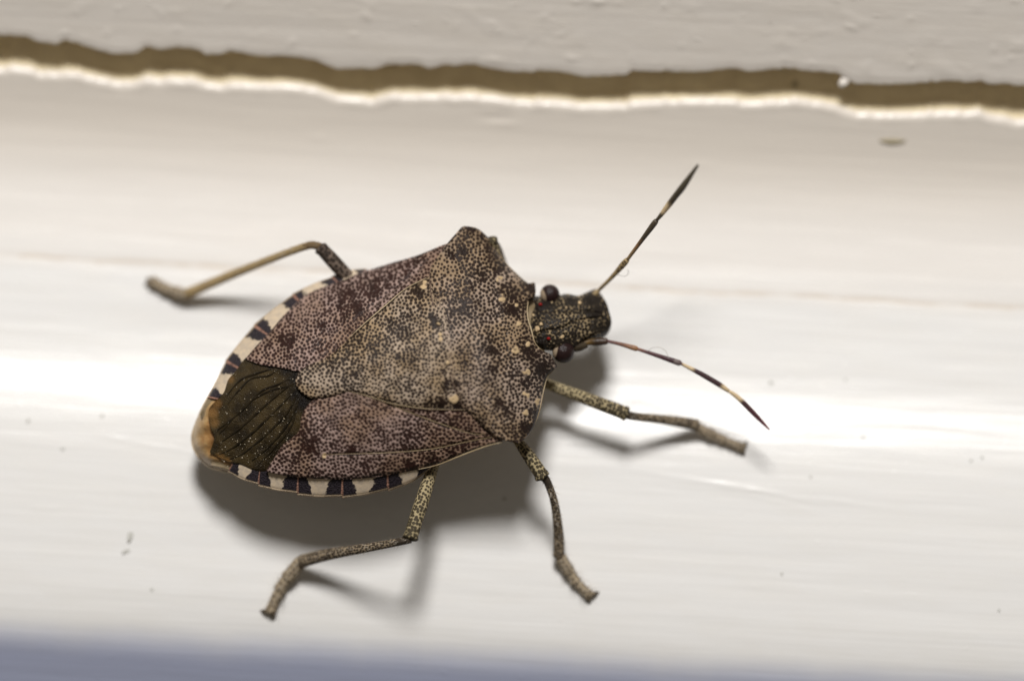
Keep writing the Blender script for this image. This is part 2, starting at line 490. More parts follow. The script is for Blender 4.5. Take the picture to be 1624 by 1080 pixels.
AX = np.array([.977, -.215]); NX = np.array([.215, .977]); O2 = np.array([470., 605.])
def sw(px, py):
    d = np.array([px, py])-O2
    return float(d @ AX), float(d @ NX)
def px_of(s, w_): return O2+AX*s+NX*w_
LEFT = [(303,693),(309,671),(322,642),(329,627),(339,609),(351,587),(358,571),(367,560),(391,532),(402,515),(443,484),(465,465),(498,450),(521,440),(548,430),
        (575,427),(589,426),(621,416),(662,404),(699,389),(723,370),(741,359),(770,372),(792,405),(829,444),(860,452),(900,465),(945,458),(966,496)]
RGHT = [(303,693),(307,713),(313,727),(335,740),(362,747),(380,757),(409,768),(435,774),(471,782),(542,787),(580,782),(614,775),(643,766),(677,745),(733,721),(771,706),
        (823,702),(846,676),(862,617),(883,581),(905,565),(917,548),(947,533),(969,515)]
def sw_table(L):
    a = np.array([sw(*p) for p in L])
    s = np.maximum.accumulate(a[:, 0]+np.arange(len(a))*1e-4)
    return s, a[:, 1]
SL, WL = sw_table(LEFT); SR, WR = sw_table(RGHT)
CREST = [(-175, 2.35), (-150, 2.7), (-90, 3.25), (0, 3.95), (120, 4.45), (230, 4.65), (300, 4.55), (350, 4.1), (385, 3.65), (430, 3.45), (480, 3.15), (515, 2.75)]
EDGE = [(-175, 2.2), (-100, 2.55), (40, 2.75), (180, 3.0), (240, 3.55), (290, 4.0), (325, 3.85), (365, 3.2), (390, 3.0), (430, 3.0), (515, 2.6)]
cs, cz = zip(*CREST); es, ez = zip(*EDGE)
def Z(px, py):
    px = np.asarray(px, float); py = np.asarray(py, float)
    s = (px-O2[0])*AX[0]+(py-O2[1])*AX[1]; w_ = (px-O2[0])*NX[0]+(py-O2[1])*NX[1]
    we = np.where(w_ < 0, np.abs(np.interp(s, SL, WL)), np.abs(np.interp(s, SR, WR)))
    r = np.minimum(np.abs(w_)/np.maximum(we, 12), 1.05)
    c = np.interp(s, cs, cz); e = np.interp(s, es, ez)
    z = c-(c-e)*r**2.1-w_/46*math.tan(math.radians(3.5))
    return float(z) if z.ndim == 0 else z

def blob(px, py, L):
    px = np.asarray(px, float); py = np.asarray(py, float); k = np.zeros_like(px)
    for b in L:
        st = b[3] if len(b) > 3 else 1.0
        d = np.hypot(px-b[0], py-b[1])/b[2]
        k = np.maximum(k, st*np.maximum(0, 1-(d/1.45)**2))
    return k
def PV(px, py, z):
    """P for arrays"""
    d = FWD[None]+RIGHT[None]*((px-IW/2)/FPX)[:, None]+UP[None]*((IH/2-py)/FPX)[:, None]
    return CAM[None]+d*((z-CAM[2])/d[:, 2])[:, None]
def nz(x, y, f, seed=0.0, octv=1):
    """smooth noise sampled on arrays of pixels"""
    out = np.empty(len(x))
    for i in range(len(x)): out[i] = mnoise.noise((x[i]*f, y[i]*f, seed))
    return out
from mathutils import kdtree
def punctures(x, y, pitch, rbase, pale, dark, seed, rvar=.55):
    """scatter pits over a plate; 0..1 pit strength at every vertex"""
    rng = np.random.RandomState(seed)
    order = rng.permutation(len(x))
    dens = nz(x, y, .045, seed+.5)
    dm = pitch*(1+.10*dens)*(1-.12*dark)
    cell = pitch*1.2; G = {}; keep = []
    for i in order:
        if pale[i] > .45: continue
        xi, yi, d2 = x[i], y[i], dm[i]**2
        a, b = int(xi//cell), int(yi//cell); ok = True
        for u in (a-1, a, a+1):
            for v in (b-1, b, b+1):
                for (qx, qy) in G.get((u, v), ()):
                    if (qx-xi)**2+(qy-yi)**2 < d2: ok = False; break
                if not ok: break
            if not ok: break
        if ok:
            G.setdefault((a, b), []).append((xi, yi)); keep.append(i)
    kd = kdtree.KDTree(len(keep))
    big = nz(x[keep], y[keep], .030, seed+3.3)+.6*nz(x[keep], y[keep], .075, seed+9.1)
    rad = rbase+rvar*big*1.2+rng.normal(0, .22, len(keep))+1.25*np.clip(dark[keep]*1.4-.1, 0, 1)
    for n, i in enumerate(keep): kd.insert((x[i], y[i], 0), n)
    kd.balance()
    out = np.zeros(len(x)); tone = np.zeros(len(x))
    rt = rng.rand(len(keep))
    for i in range(len(x)):
        m = 0.0
        for co, n, d in kd.find_n((x[i], y[i], 0), 2):
            m = max(m, rad[n]-d)
            tone[i] = rt[n]
        out[i] = m
    k = np.clip(out/1.15+.15*(out > 0), 0, 1)
    return k*k*(3-2*k), tone

PALE = [(792,442,5.5),(797,473,6.5),(820,484,4),(818,556,6),(837,546,4.5),(833,591,7),(822,513,5),(834,626,6),
        (833,654,5),(853,637,5),(671,451,6.5),(720,633,7),(695,514,3.5),(697,530,4),(699,538,4),(709,575,4),(513,722,5),
        (875,480,2),(898,487,2),(920,480,3),(891,534,3.5),(917,541,2.5),(847,500,4),(892,514,2.5)]
DARK = [(722,400,16,.45),(790,430,14,.5),(800,640,16,.5),(770,560,22,.3),(740,450,18,.3),(600,560,18,.35),(560,590,16,.35),(545,480,18,.45),(610,445,16,.4),(640,690,18,.4),(560,690,20,.35),(590,740,14,.45),(450,560,14,.5),(420,548,10,.5),(615,520,14,.4),(812,492,14),(808,462,12),(833,456,13),(846,468,8),(752,364,9),(763,376,10),(774,390,8),(846,655,13),(842,680,12),(860,590,16),(850,566,12),(838,545,9,.8),(828,538,10,.6),(835,605,10,.6),
        (740,490,14,.5),(745,520,12,.4),(668,461,10),(660,455,6),(686,504,8),(690,512,6),(634,576,11,.8),(640,530,10,.5),(712,610,12),(702,641,11),(728,643,9),(680,640,9,.8),
        (594,463,14),(570,487,11),(456,540,12),(512,515,9,.7),(640,430,10,.7),(600,420,8,.8),(620,410,8,.8),(660,410,9,.8),(495,708,13),(560,717,9),(682,729,11),(650,738,9,.8),(715,722,9,.8),(742,714,8,.8),(700,694,9,.7),
        (525,575,9,.6),(700,590,10,.4),(775,590,14,.4),(765,450,16,.4),(475,600,5,.5)]

def loft(name, A, B, nu, nv, mat, parent, lift=0.0, th=.12, edge=(0, 0, 0, 0), ew=.08, extra=None, marks=True, uvmode='bug', zf=None, pits=None, extra_marks=None):
    """curved plate between two traced edges A and B; edge = roll-off (mm) at A, B, start, end; pits = (pitch, radius, seed, depth)"""
    a = resample(A, nu); b = resample(B, nu)
    t = np.repeat(np.linspace(0, 1, nu), nv); q = np.tile(np.linspace(0, 1, nv), nu)
    X = np.repeat(a[:, 0], nv)*(1-q)+np.repeat(b[:, 0], nv)*q
    Y = np.repeat(a[:, 1], nv)*(1-q)+np.repeat(b[:, 1], nv)*q
    z = (zf or Z)(X, Y)+lift
    for dd, e in ((q, edge[0]), (1-q, edge[1]), (t, edge[2]), (1-t, edge[3])):
        if e: z = z-e*np.clip(1-dd/ew, 0, 1)**2
    if extra: z = z+extra(X, Y, t, q)
    n = len(X)
    pa = blob(X, Y, [(b[0], b[1], b[2]*.85)+tuple(b[3:]) for b in PALE])*.70 if marks else np.zeros(n); da = blob(X+9*nz(X, Y, .05, 1.1), Y+9*nz(X, Y, .05, 6.1), DARK)*.74 if marks else np.zeros(n)
    if extra_marks: da = np.maximum(da, blob(X, Y, extra_marks[0])); pa = np.maximum(pa, blob(X, Y, extra_marks[1]))
    dot = np.zeros(n); tone = np.zeros(n)
    if pits:
        nn = nz(X, Y, .16, 4.4)
        pe = np.clip(pa+.75*nn*(pa > .02), 0, 1); de = np.clip(da*.85+.55*nz(X, Y, .075, 7.7)*np.clip(da*4, 0, 1)+.25*nz(X, Y, .2, 2.7)*np.clip(da*4, 0, 1), 0, 1)
        pa = pe; da = np.clip(de, 0, 1)
        dot, tone = punctures(X, Y, pits[0], pits[1], pa, da, pits[2])
        dot = dot*(1-np.clip(pa*1.6, 0, 1))
        z = z-dot*pits[3]+.020*np.clip(pa*1.5, 0, 1)
    V = PV(X, Y, z)
    U = np.stack([((X-O2[0])*AX[0]+(Y-O2[1])*AX[1])/46, ((X-O2[0])*NX[0]+(Y-O2[1])*NX[1])/46], 1) if uvmode == 'bug' else np.stack([t, q], 1)
    mid = (nu//2)*nv+nv//2
    up = np.cross(V[mid+nv]-V[mid], V[mid+1]-V[mid])[2] > 0
    F = grid_faces(nu, nv, flip=up)
    ring = [j for j in range(nv)]+[i*nv+nv-1 for i in range(1, nu)]+[(nu-1)*nv+j for j in range(nv-2, -1, -1)]+[i*nv for i in range(nu-2, 0, -1)]
    R = V[ring]; low = R+np.array([0, 0, -th])+(V.mean(0)-R)*np.array([.012, .012, 0])
    m = len(ring)
    for k in range(m):
        k2 = (k+1) % m
        g = (ring[k], ring[k2], n+k2, n+k)
        F.append(g[::-1] if up else g)
    ap = lambda v: np.concatenate([v, v[ring]])
    return mesh_obj(name, np.concatenate([V, low]), F, mat, parent, np.concatenate([U, U[ring]]), {'pale': ap(pa), 'dark': ap(da), 'dot': ap(dot), 'tone': ap(tone)})

def gz(x, y, line, wid, dep):
    """height of a groove along a pixel polyline"""
    best = np.full(len(x), 1e9)
    for a, b in zip(line[:-1], line[1:]):
        dx, dy = b[0]-a[0], b[1]-a[1]
        t = np.clip(((x-a[0])*dx+(y-a[1])*dy)/(dx*dx+dy*dy), 0, 1)
        best = np.minimum(best, np.hypot(x-a[0]-dx*t, y-a[1]-dy*t))
    return dep*np.exp(-(best/wid)**2)

# trunk: one continuous belly and thorax
def make_body():
    V, U = [], []
    ns, nc = 60, 28
    for i in range(ns):
        s = -160+(395+160)*i/(ns-1)
        wl = np.interp(s, SL, WL); wr = np.interp(s, SR, WR)
        k = .94
        if s > 200: k = .94-.20*min(1, (s-200)/90)
        mid = (wl+wr)/2
        wl, wr = mid+(wl-mid)*k, mid+(wr-mid)*k
        pl = px_of(s, wl); pr = px_of(s, wr)
        L3 = P(*pl, Z(*pl)-.32); R3 = P(*pr, Z(*pr)-.32)
        t = i/(ns-1)
        depth = 1.75*math.sin(math.pi*min(1, max(0.0, .10+t*.80)))**.7
        for c in range(nc):
            th = 2*math.pi*c/nc
            q = (1-math.cos(th))/2
            p = L3*(1-q)+R3*q
            if th <= math.pi: p = p+np.array([0, 0, -depth*math.sin(th)])
            else:
                pp = pl*(1-q)+pr*q
                p = P(pp[0], pp[1], Z(*pp)-.34)
            V.append(p); U.append((s/46, q))
    F = []
    for i in range(ns-1):
        for c in range(nc):
            c2 = (c+1) % nc
            F.append((i*nc+c, i*nc+c2, (i+1)*nc+c2, (i+1)*nc+c))
    for i, fl in ((0, 1), (ns-1, 0)):
        V.append(np.mean(np.array(V[i*nc:(i+1)*nc]), axis=0)); U.append((0, 0)); ci = len(V)-1
        for c in range(nc):
            c2 = (c+1) % nc
            F.append((ci, i*nc+c2, i*nc+c) if fl else (ci, i*nc+c, i*nc+c2))
    return mesh_obj('body', V, F, M['belly'], root, U)
body = make_body()

# banded abdomen margin
def seg(A, B, mat=None, lift=-.21):
    o = loft('margin_segment', A, B, 40, 16, mat or M['connexivum'], body, lift, .14, (0, .05, .0, .03), .12, uvmode='t', marks=False)
    if B[0][1] < 600: o.data.attributes['pale'].data.foreach_set('value', np.full(len(o.data.vertices), .07, np.float32))   # wider cream bands on the far side
    return o
# A inner edge (under the wing), B outer edge, front to rear
seg([(590,440),(566,447),(540,455)], [(580,426),(552,429),(526,438)])
seg([(545,455),(515,468),(484,490)], [(527,439),(497,450),(463,466)])
seg([(486,486),(454,512),(430,538)], [(464,467),(436,488),(402,515)])
seg([(432,534),(408,560),(384,588)], [(403,516),(380,543),(357,572)])
seg([(384,586),(372,606),(362,636)], [(358,573),(345,599),(328,630)])
seg([(690,728),(652,734),(612,744)], [(684,740),(655,762),(615,778)])
seg([(616,744),(580,750),(541,750)], [(616,775),(582,783),(542,789)])
seg([(545,750),(508,750),(471,746)], [(543,786),(508,787),(471,784)])
seg([(475,746),(444,742),(410,736)], [(472,781),(442,777),(409,770)])
seg([(414,738),(392,732),(372,728)], [(410,767),(386,760),(361,747)])
tail = loft('abdomen_tip', [(372,622),(360,640),(354,664),(358,690),(358,706),(372,716),(396,730)],
            [(330,625),(321,643),(309,671),(303,693),(308,716),(330,738),(366,748)], 40, 20, M['tail'], body, -.27, .3, (0, .45, .05, .1), .4, marks=False, uvmode='t',
            extra=lambda x, y, t, q: .035*np.sin(t*34+q*3)*np.sin(math.pi*q)+.05*nz(x, y, .06, 2))

# membrane with veins and dust
mem_dark = [(472,600,16),(470,625,14),(455,584,12),(430,578,8),(480,640,14),(462,700,8,.6),(410,740,9,.6)]
mem_pale = [(336,655,9,.55),(340,670,7,.4),(348,728,8,.5),(360,732,6,.5),(366,602,5,.3),(344,640,7,.45)]
mem = loft('wing_membrane', [(484,574),(440,570),(415,566),(392,566),(374,588),(362,602),(355,622),(344,634),(331,650),(333,676),(340,692),(333,716)],
           [(500,640),(492,665),(485,690),(462,712),(446,732),(424,748),(402,746),(382,737),(362,733),(333,718)], 90, 90, M['membrane'], root, -.16, .05, (0, .06, 0, 0), .05,
           marks=False, extra=lambda x, y, t, q: .03*nz(x, y, .05, 3)+.012*nz(x, y, .14, 5), extra_marks=(mem_dark, mem_pale))
def ztube(name, pts, r, mat, parent, lift, zf=Z, nlen=30, nseg=8, squash=.7):
    q = resample(pts, nlen)
    pp = [P(x, y, zf(x, y)+lift) for x, y in q]
    rr = [r*(.35+.65*math.sin(math.pi*min(1, max(.0, i/(nlen-1)*.9+.08)))) for i in range(nlen)]
    v, f, u = tube(pp, rr, nseg, nlen, squash)
    return mesh_obj(name, v, f, mat, parent, u)
VEINS = [[(440,586),(425,596),(400,600),(380,618),(362,640)], [(462,600),(440,610),(412,622),(385,650),(358,672),(344,682)], [(468,606),(445,622),(415,648),(385,676),(352,700)],
         [(470,614),(452,636),(424,664),(396,690),(366,712),(348,720)], [(472,622),(460,648),(436,676),(410,700),(384,720),(364,728)], [(474,632),(466,656),(448,684),(424,710),(400,730)],
         [(470,652),(462,676),(442,702),(420,726),(408,740)], [(428,586),(408,592),(386,600),(372,612),(360,628)], [(470,610),(434,618),(400,634),(372,662),(348,688)]]
for vn in VEINS: ztube('vein', vn, .045, M['vein'], mem, -.155)
def dust():
    V, F, U = [], [], []
    for _ in range(620):
        t = random.random(); q = random.random()
        x = 350+120*random.random(); y = 585+155*random.random()
        x += 18*random.gauss(0, 1)*.3
        dens = .25+.75*max(0, min(1, ((x-340)*.5+(y-600)*.6)/140))
        if random.random() > dens: continue
        # keep to the film
        if (x-345)*.75 + (y-590) < 12 or y > 742 or x+.45*(y-640) > 492 or y > 700+.55*(x-300)+8 or x < 340+max(0, (y-700)*.3): continue
        z = Z(x, y)-.13
        c = P(x, y, z); r = .005+.019*random.random()**4
        vv = [c+np.array(d)*r*(.7+.6*random.random()) for d in ((1,0,0),(-1,0,0),(0,1,0),(0,-1,0),(0,0,1),(0,0,-1))]
        o = len(V); V += vv; U += [(0, 0)]*6
        F += [tuple(o+i for i in f) for f in ((0,2,4),(2,1,4),(1,3,4),(3,0,4),(2,0,5),(1,2,5),(3,1,5),(0,3,5))]
    return tag(mesh_obj('dust', V, F, M['dust'], mem, U, smooth=False), kind='stuff')
dust()

# fore wings (leathery part)
LW_in = [(391,570),(413,578),(440,582),(473,588),(500,582),(528,567),(552,549),(590,512),(650,462),(682,445),(694,436)]
LW_out = [(389,569),(406,549),(428,526),(454,496),(490,465),(545,444),(576,430),(589,427),(621,417),(662,405),(699,390),(716,384)]
fold1 = [(691,404),(640,447),(585,490),(530,535),(490,566)]
def lw_extra(x, y, t, q):
    return gz(x, y, fold1, 3.0, -.045)+.03*nz(x, y, .02, 2.2)
wing_l = loft('forewing', LW_in, LW_out, 380, 110, M['wing'], root, -.05, .08, (.02, .09, 0, 0), .06, extra=lw_extra, pits=(4.6, 2.86, 11, .024))
RW_in = [(422,746),(436,725),(449,705),(473,685),(478,662),(486,645),(500,632),(520,622),(555,614),(588,620),(624,630),(675,637),(737,640),(775,664),(790,676)]
RW_out = [(422,747),(440,752),(480,757.5),(513,759),(547,760),(600,755.5),(648,747),(694,736),(733,721),(771,707),(797,700)]
fold2 = [(781,694),(745,700),(684,712),(612,718),(540,720),(515,722)]
fold3 = [(760,690),(699,673),(646,653),(606,637)]
def rw_extra(x, y, t, q):
    return gz(x, y, fold2, 2.4, -.05)+gz(x, y, fold3, 2.6, -.05)+.03*nz(x, y, .02, 6.2)
wing_r = loft('forewing', RW_in, RW_out, 390, 110, M['wing'], root, -.05, .08, (.02, .09, 0, 0), .06, extra=rw_extra, pits=(4.6, 2.86, 12, .024))
ztube('wing_suture', [(676,441),(642,459),(612,484),(581,510.5),(552,537)], .022, M['suture'], wing_l, .06, nlen=40)
ztube('wing_suture', [(688,410),(640,450),(585,493),(530,538)], .016, M['dark_suture'], wing_l, -.075, nlen=40)
ztube('wing_suture', [(781,693),(745,699.5),(684,712),(612,718),(540,720),(512,722)], .016, M['brown_suture'], wing_r, -.065, nlen=40)
ztube('wing_suture', [(770,688),(747,687.5),(699,672),(646,652.5),(610,638)], .016, M['brown_suture'], wing_r, -.075, nlen=40)
ztube('wing_edge', [(797,701),(771,707.5),(733,721.5),(694,737),(664,744)], .026, M['suture'], wing_r, -.09, nlen=40)
ztube('wing_suture', [(552,620.5),(588,629.5),(624,640.5),(675,648),(740,650)], .020, M['brown_suture'], wing_r, -.02, nlen=40)

# scutellum
SC_l = [(692,436),(680,437.5),(672,442),(642,460),(581,511),(540,550),(515,569),(494,577),(480,584),(470,596),(468.5,607)]
SC_r = [(748,652),(737,648),(675,646),(624,639),(588,628.5),(555,621),(520,629),(495,631),(480,624),(471,614),(468.5,607)]
def sc_extra(x, y, t, q):
    return .10*np.sin(math.pi*q)**.8*(1-.5*t)-.05*np.maximum(0, t-.85)/.15+.02*nz(x, y, .025, 8.2)
scut = loft('scutellum', SC_l, SC_r, 270, 200, M['scutellum'], root, .03, .10, (.05, .05, 0, 0), .06, extra=sc_extra, pits=(4.6, 2.80, 13, .024))

# pronotum
PR_r = [(741,359),(733,360),(723,370.5),(707,389),(695,407),(682,430),(684.6,470),(691,497),(703,546),(713,588),(723,620),(737,648),(749,658),(771,680),(795,696.5),(823,702)]
PR_f = [(741,359),(756,362),(770,372.5),(782,387),(792.5,405),(807,423.5),(829,444),(842,452),(847.5,448),(849.5,458),(848,470),(838,478),(836,490),(837.5,507),(842.5,523),(848,543),(858,555),(873,562),
        (878,571),(883,581),(876,588),(868,597),(862,617),(855,651),(846.5,676),(832,696),(823,702)]
def pr_extra(x, y, t, q):
    s = (x-O2[0])*AX[0]+(y-O2[1])*AX[1]
    k = np.sin(math.pi*t)
    z = .05*k+.06*np.exp(-((x-822)**2+(y-470)**2)/300)+.06*np.exp(-((x-848)**2+(y-580)**2)/300)
    return z+.04*nz(x, y, .03, 1.3)+.018*nz(x, y, .09, 3.3)-.06*np.exp(-((s-330)/14)**2)*k
pron = loft('pronotum', PR_r, PR_f, 390, 150, M['pronotum'], root, .07, .16, (.06, .10, 0, 0), .05, extra=pr_extra, pits=(4.6, 2.94, 14, .028))
ztube('collar', [(838,479),(836,490),(837.5,507),(842.5,523),(848,543),(858,555)], .030, M['suture'], pron, .0, nlen=30)

ztube('rear_suture', [(681,433),(684,470),(690.5,497),(702.5,546),(712.5,588),(722.5,620),(736,648)], .024, M['dark_suture'], pron, .085, nlen=40)
ztube('pale_margin', [(880,585),(868.5,597),(862.5,617),(855.5,651),(848,673)], .026, M['suture'], pron, -.03, nlen=30)
ztube('pale_margin', [(784,389),(793,404.5),(807,423),(829,443.5),(840,451)], .022, M['brown_suture'], pron, -.03, nlen=30)
# ------------------------------------------------------------------ head
HD_l = [(832,480),(846,470),(857,470),(872,469),(887,468),(900,466),(917,468.7),(930,463.7),(944,458.5),(951,464),(957,472),(963,483),(966,496)]
HD_r = [(840,556),(852,552),(864,552),(880,553),(898,556),(912,553),(918,547),(927,538.5),(935,535),(947,533),(960,530),(968.5,519),(969.5,507),(966,496)]
G1 = [(846,534),(853,527),(893,520),(907,511),(923,507.5),(957,503)]
G2 = [(850,492),(870,494),(897,497),(925,492),(957,498)]
def hd_extra(x, y, t, q):
    return gz(x, y, G1, 2.0, -.08)+gz(x, y, G2, 2.0, -.06)-.30*np.maximum(0, 1-t/.14)+.02*nz(x, y, .12, 4)
def HZ(x, y):
    x = np.asarray(x, float); y = np.asarray(y, float)
    s = (x-O2[0])*AX[0]+(y-O2[1])*AX[1]; w_ = (x-O2[0])*NX[0]+(y-O2[1])*NX[1]
    c = np.interp(s, [340, 385, 430, 480, 515], [3.75, 3.62, 3.5, 3.2, 2.75])
    return c-.45*(np.abs(w_-np.where(s < 430, 2, 0))/44)**2
head = loft('head', HD_l, HD_r, 170, 110, M['head'], root, 0, .3, (.16, .16, 0, .10), .09, extra=hd_extra, zf=HZ, pits=(4.1, 3.2, 15, .034),
            extra_marks=([(857,485,8),(868,480,9,.6),(940,470,12,.6),(955,490,10,.6),(950,520,12,.4),(905,480,10,.4),(860,540,10,.8),(880,545,9,.6),(930,500,9,.6),(945,500,8,.6),(900,545,8,.4)],
                         [(852,522,3.5),(858,514,3,.5)]))
def eye(px, py, r, cream_dir):
    c = P(px, py, 2.97 if py < 500 else 2.92)
    V, F, U = ellipsoid(c, (r, r*1.02, r*.95), 28, 18)
    cdv = np.array([cream_dir[0], -cream_dir[1], .25]); cdv = cdv/np.linalg.norm(cdv)
    pale = [max(0, float((v-c) @ cdv)/r)*.80 for v in V]
    o = mesh_obj('eye', V, F, M['eye'], head, U, {'pale': [p*.9 for p in pale], 'dark': [0]*len(V)})
    return o
eye(872, 467, .345, (-1, .35)); eye(893.5, 558, .385, (-1, -.15))
for x, y in ((857, 483), (870, 537)):
    V, F, U = ellipsoid(P(x, y, HZ(x, y)+.0), (.068, .056, .06), 16, 10)
    mesh_obj('ocellus', V, F, M['ocellus'], head, U)
# sockets that carry the antennae
v, f, u = tube([P(905, 549, 2.75), P(918, 549, 2.75), P(931, 547, 2.75)], [.20, .19, .10], 12, 12)
mesh_obj('antenna_socket', v, f, M['head'], head, u, {'pale': [0]*len(v), 'dark': [.8]*len(v), 'dot': [.6]*len(v), 'tone': [.5]*len(v)})

def segm(name, pts, radii, stops, parent, key, dot=0.0, nlen=24):
    v, f, u = tube(pts, [x*1.12 for x in radii], 12, nlen, 1.0, True)
    L = max(a for a, b in u)
    u = [(a/L, b) for a, b in u]
    return mesh_obj(name, v, f, antenna_mat(key, stops, dot), parent, u)
LZ = [(926,484,2.5),(949,461,2.75),(972,438,3.4),(995,412,4.1),(1018,381,5.0),(1041,350,5.7),(1047,343,5.85),(1060,326,6.2),(1084,295,7.0),(1107,262,7.6)]
q = [P(*a) for a in LZ]
an = segm('antenna', [q[0], (q[0]+q[1])/2, q[1]], [.10, .11, .07], [(0, DRK), (1, TAN)], root, 'antenna_dark_base', .3)
segm('antenna_segment', [q[1], q[2], q[3]+(q[2]-q[3])*.25, q[3]], [.055, .07, .10, .075], [(0, TAN), (1, TAN)], an, 'antenna_tan_speckled', .36)
segm('antenna_segment', [q[3], q[4], q[5]+(q[4]-q[5])*.2, q[5]], [.055, .07, .095, .075], [(0, TAN), (.4, ORG), (.6, DRK), (1, DRK)], an, 'antenna_orange_to_dark', .22)
segm('antenna_segment', [q[5], q[6], q[7], (q[7]+q[8])/2, q[8], q[9]], [.05, .065, .095, .10, .105, .04],
     [(0, DRK), (.10, DRK), (.16, CRM), (.28, CRM), (.36, DRK), (1, (.07, .06, .04))], an, 'antenna_pale_ringed_tip')
RZ = [(908,551,2.7),(931,543,2.75),(947,542,2.8),(963,541,2.85),(985,546,2.85),(1011,553.5,2.85),(1046,565,2.8),(1080,576.5,2.7),(1112,593,2.55),(1141,610,2.4),(1170,630,2.2),(1196,656,2.0),(1220,681,1.8)]
q = [P(*a) for a in RZ]
an = segm('antenna', [q[0], q[1], q[2], q[3]], [.10, .10, .125, .10], [(0, DRK), (.45, (.15, .085, .02)), (.7, (.035, .02, .010)), (1, (.06, .03, .018))], root, 'antenna_brown_base', .2)
segm('antenna_segment', [q[3], q[4], q[5]+(q[4]-q[5])*.15, q[5]], [.05, .06, .085, .065], [(0, MAR), (.5, (.16, .06, .03)), (.85, (.30, .15, .07)), (1, (.30, .15, .07))], an, 'antenna_maroon_tan', .22)
segm('antenna_segment', [q[5], q[6], q[7]+(q[6]-q[7])*.12, q[7]], [.05, .07, .095, .07], [(0, (.20, .08, .04)), (.2, MAR), (.8, (.05, .02, .025)), (.86, (.16, .12, .11)), (1, (.13, .09, .09))], an, 'antenna_maroon')
segm('antenna_segment', [q[7], q[8], q[9], (q[9]+q[10])/2], [.045, .08, .085, .06], [(0, MAR), (.06, CRM), (.22, CRM), (.3, (.05, .022, .025)), (.8, (.05, .022, .025)), (.88, CRM), (1, CRM)], an, 'antenna_cream_ringed')
segm('antenna_segment', [(q[9]+q[10])/2, q[10], q[11], q[12]], [.05, .075, .08, .025], [(0, CRM), (.26, CRM), (.33, (.05, .022, .025)), (.8, (.09, .02, .03)), (1, (.22, .05, .06))], an, 'antenna_maroon_tip')

# ------------------------------------------------------------------ legs
def bristles(name, path, rad, n, length, parent):
    V, F, U = [], [], []
    c = resample([list(p) for p in path], 60)
    for _ in range(n):
        i = random.randrange(1, 59); t = c[i+1 if i < 59 else i]-c[i-1]; t = t/np.linalg.norm(t)
        d = np.array([random.gauss(0, 1) for _ in range(3)]); d -= t*(d @ t); d /= np.linalg.norm(d)
        d[2] = abs(d[2])
        b = c[i]+d*rad*.8; tip = b+(d*.8+t*.6)*length*(.5+random.random()*.8)
        s_ = np.cross(d, t); s_ /= np.linalg.norm(s_)
        r = .009
        o = len(V); V += [b+s_*r, b-s_*r, b+t*r, tip]; U += [(0, 0)]*4
        F += [(o, o+1, o+3), (o+1, o+2, o+3), (o+2, o, o+3)]
    return tag(mesh_obj(name, V, F, M['hair'], parent, U, smooth=False), kind='stuff')

def att(v, k=0.0): return {'dark': [k]*len(v), 'pale': [0]*len(v)}
def leg(fem, fr, tib, tr, tar, tarr, claws, mf, mt, mtar=None, hair=50):
    """fem / tib / tar: (px, py, height over the sill); radii in mm"""
    tarr = [x*1.28 for x in tarr]; tr = [x*1.08 for x in tr]
    F3 = [PG(*a) for a in fem]; T3 = [PG(*a) for a in tib]; A3 = [PG(*a) for a in tar]
    base = tube(F3, fr, 18, 44, .9)
    # darker toothed collar at the knee
    d = F3[-1]-F3[-2]; d /= np.linalg.norm(d)
    col = tube([F3[-1]-d*.10, F3[-1]+d*.04, F3[-1]+d*.08], [fr[-1]*1.05, fr[-1]*1.10, fr[-1]*.7], 14, 8, .95, True, .14)
    v, f, u = join(base, col)
    at = att(v); n0 = len(base[0])
    at['dark'] = [((i//18)/44-.50)*.55 if i < n0 else .35 for i in range(len(v))]
    lg = mesh_obj('leg', v, f, mf, root, u, at)
    v, f, u = tube(T3, tr, 14, 44, .92)
    at = att(v); at['dark'] = [min(1.2, max(0, .13-(i//14)/44)*14) for i in range(len(v))]
    tb = mesh_obj('tibia', v, f, mt, lg, u, at)
    # three tarsal joints, then two claws with pads
    parts = []
    A = resample([list(p) for p in A3], 31)
    cuts = ((0, 12), (12, 19), (19, 30))
    for (a, b) in cuts:
        seg_ = A[a:b+1]; r0 = np.interp(a/30, np.linspace(0, 1, len(tarr)), tarr); r1 = np.interp(b/30, np.linspace(0, 1, len(tarr)), tarr)
        m = seg_[len(seg_)//2]
        parts.append(tube([seg_[0], (seg_[0]*2+m)/3, m, seg_[-1]], [r0*.72, r0*.95, (r0+r1)*.50, r1*1.18], 12, 14, .85, True, .06))
    nb = sum(len(p[0]) for p in parts)
    tip = A[-1]
    for c in claws:
        e = PG(*c); k = tip*.5+e*.5+np.array([0, 0, .07])
        parts.append(tube([tip-(A[-1]-A[-3])*.6, tip*.75+e*.25+np.array([0, 0, .03]), k, e], [.05, .075, .065, .022], 8, 14))
    v, f, u = join(*parts)
    at = att(v); at['dark'] = [0 if i < nb else .4 for i in range(len(v))]
    ts = mesh_obj('tarsus', v, f, mtar or M['tarsus'], lg, u, at)
    if hair:
        bristles('bristles', A3, max(tarr), hair*2, .28, lg)
        bristles('bristles', T3, np.mean(tr), hair*2, .18, lg)
    return lg
# right fore leg
leg([(846,598,2.0),(866,608,1.95),(930,632,1.85),(978,650,1.75),(992,656,1.7)], [.16,.18,.22,.24,.235],
    [(993,657,1.68),(1004,660,1.58),(1050,665,1.1),(1085,670,.72),(1106,674,.5)], [.15,.13,.15,.185,.19],
    [(1103,676,.42),(1142,695,.20),(1178,710,.16)], [.15,.13,.12], [(1185,699,.03),(1179,723,.03)], M['femur'], M['tibia'])
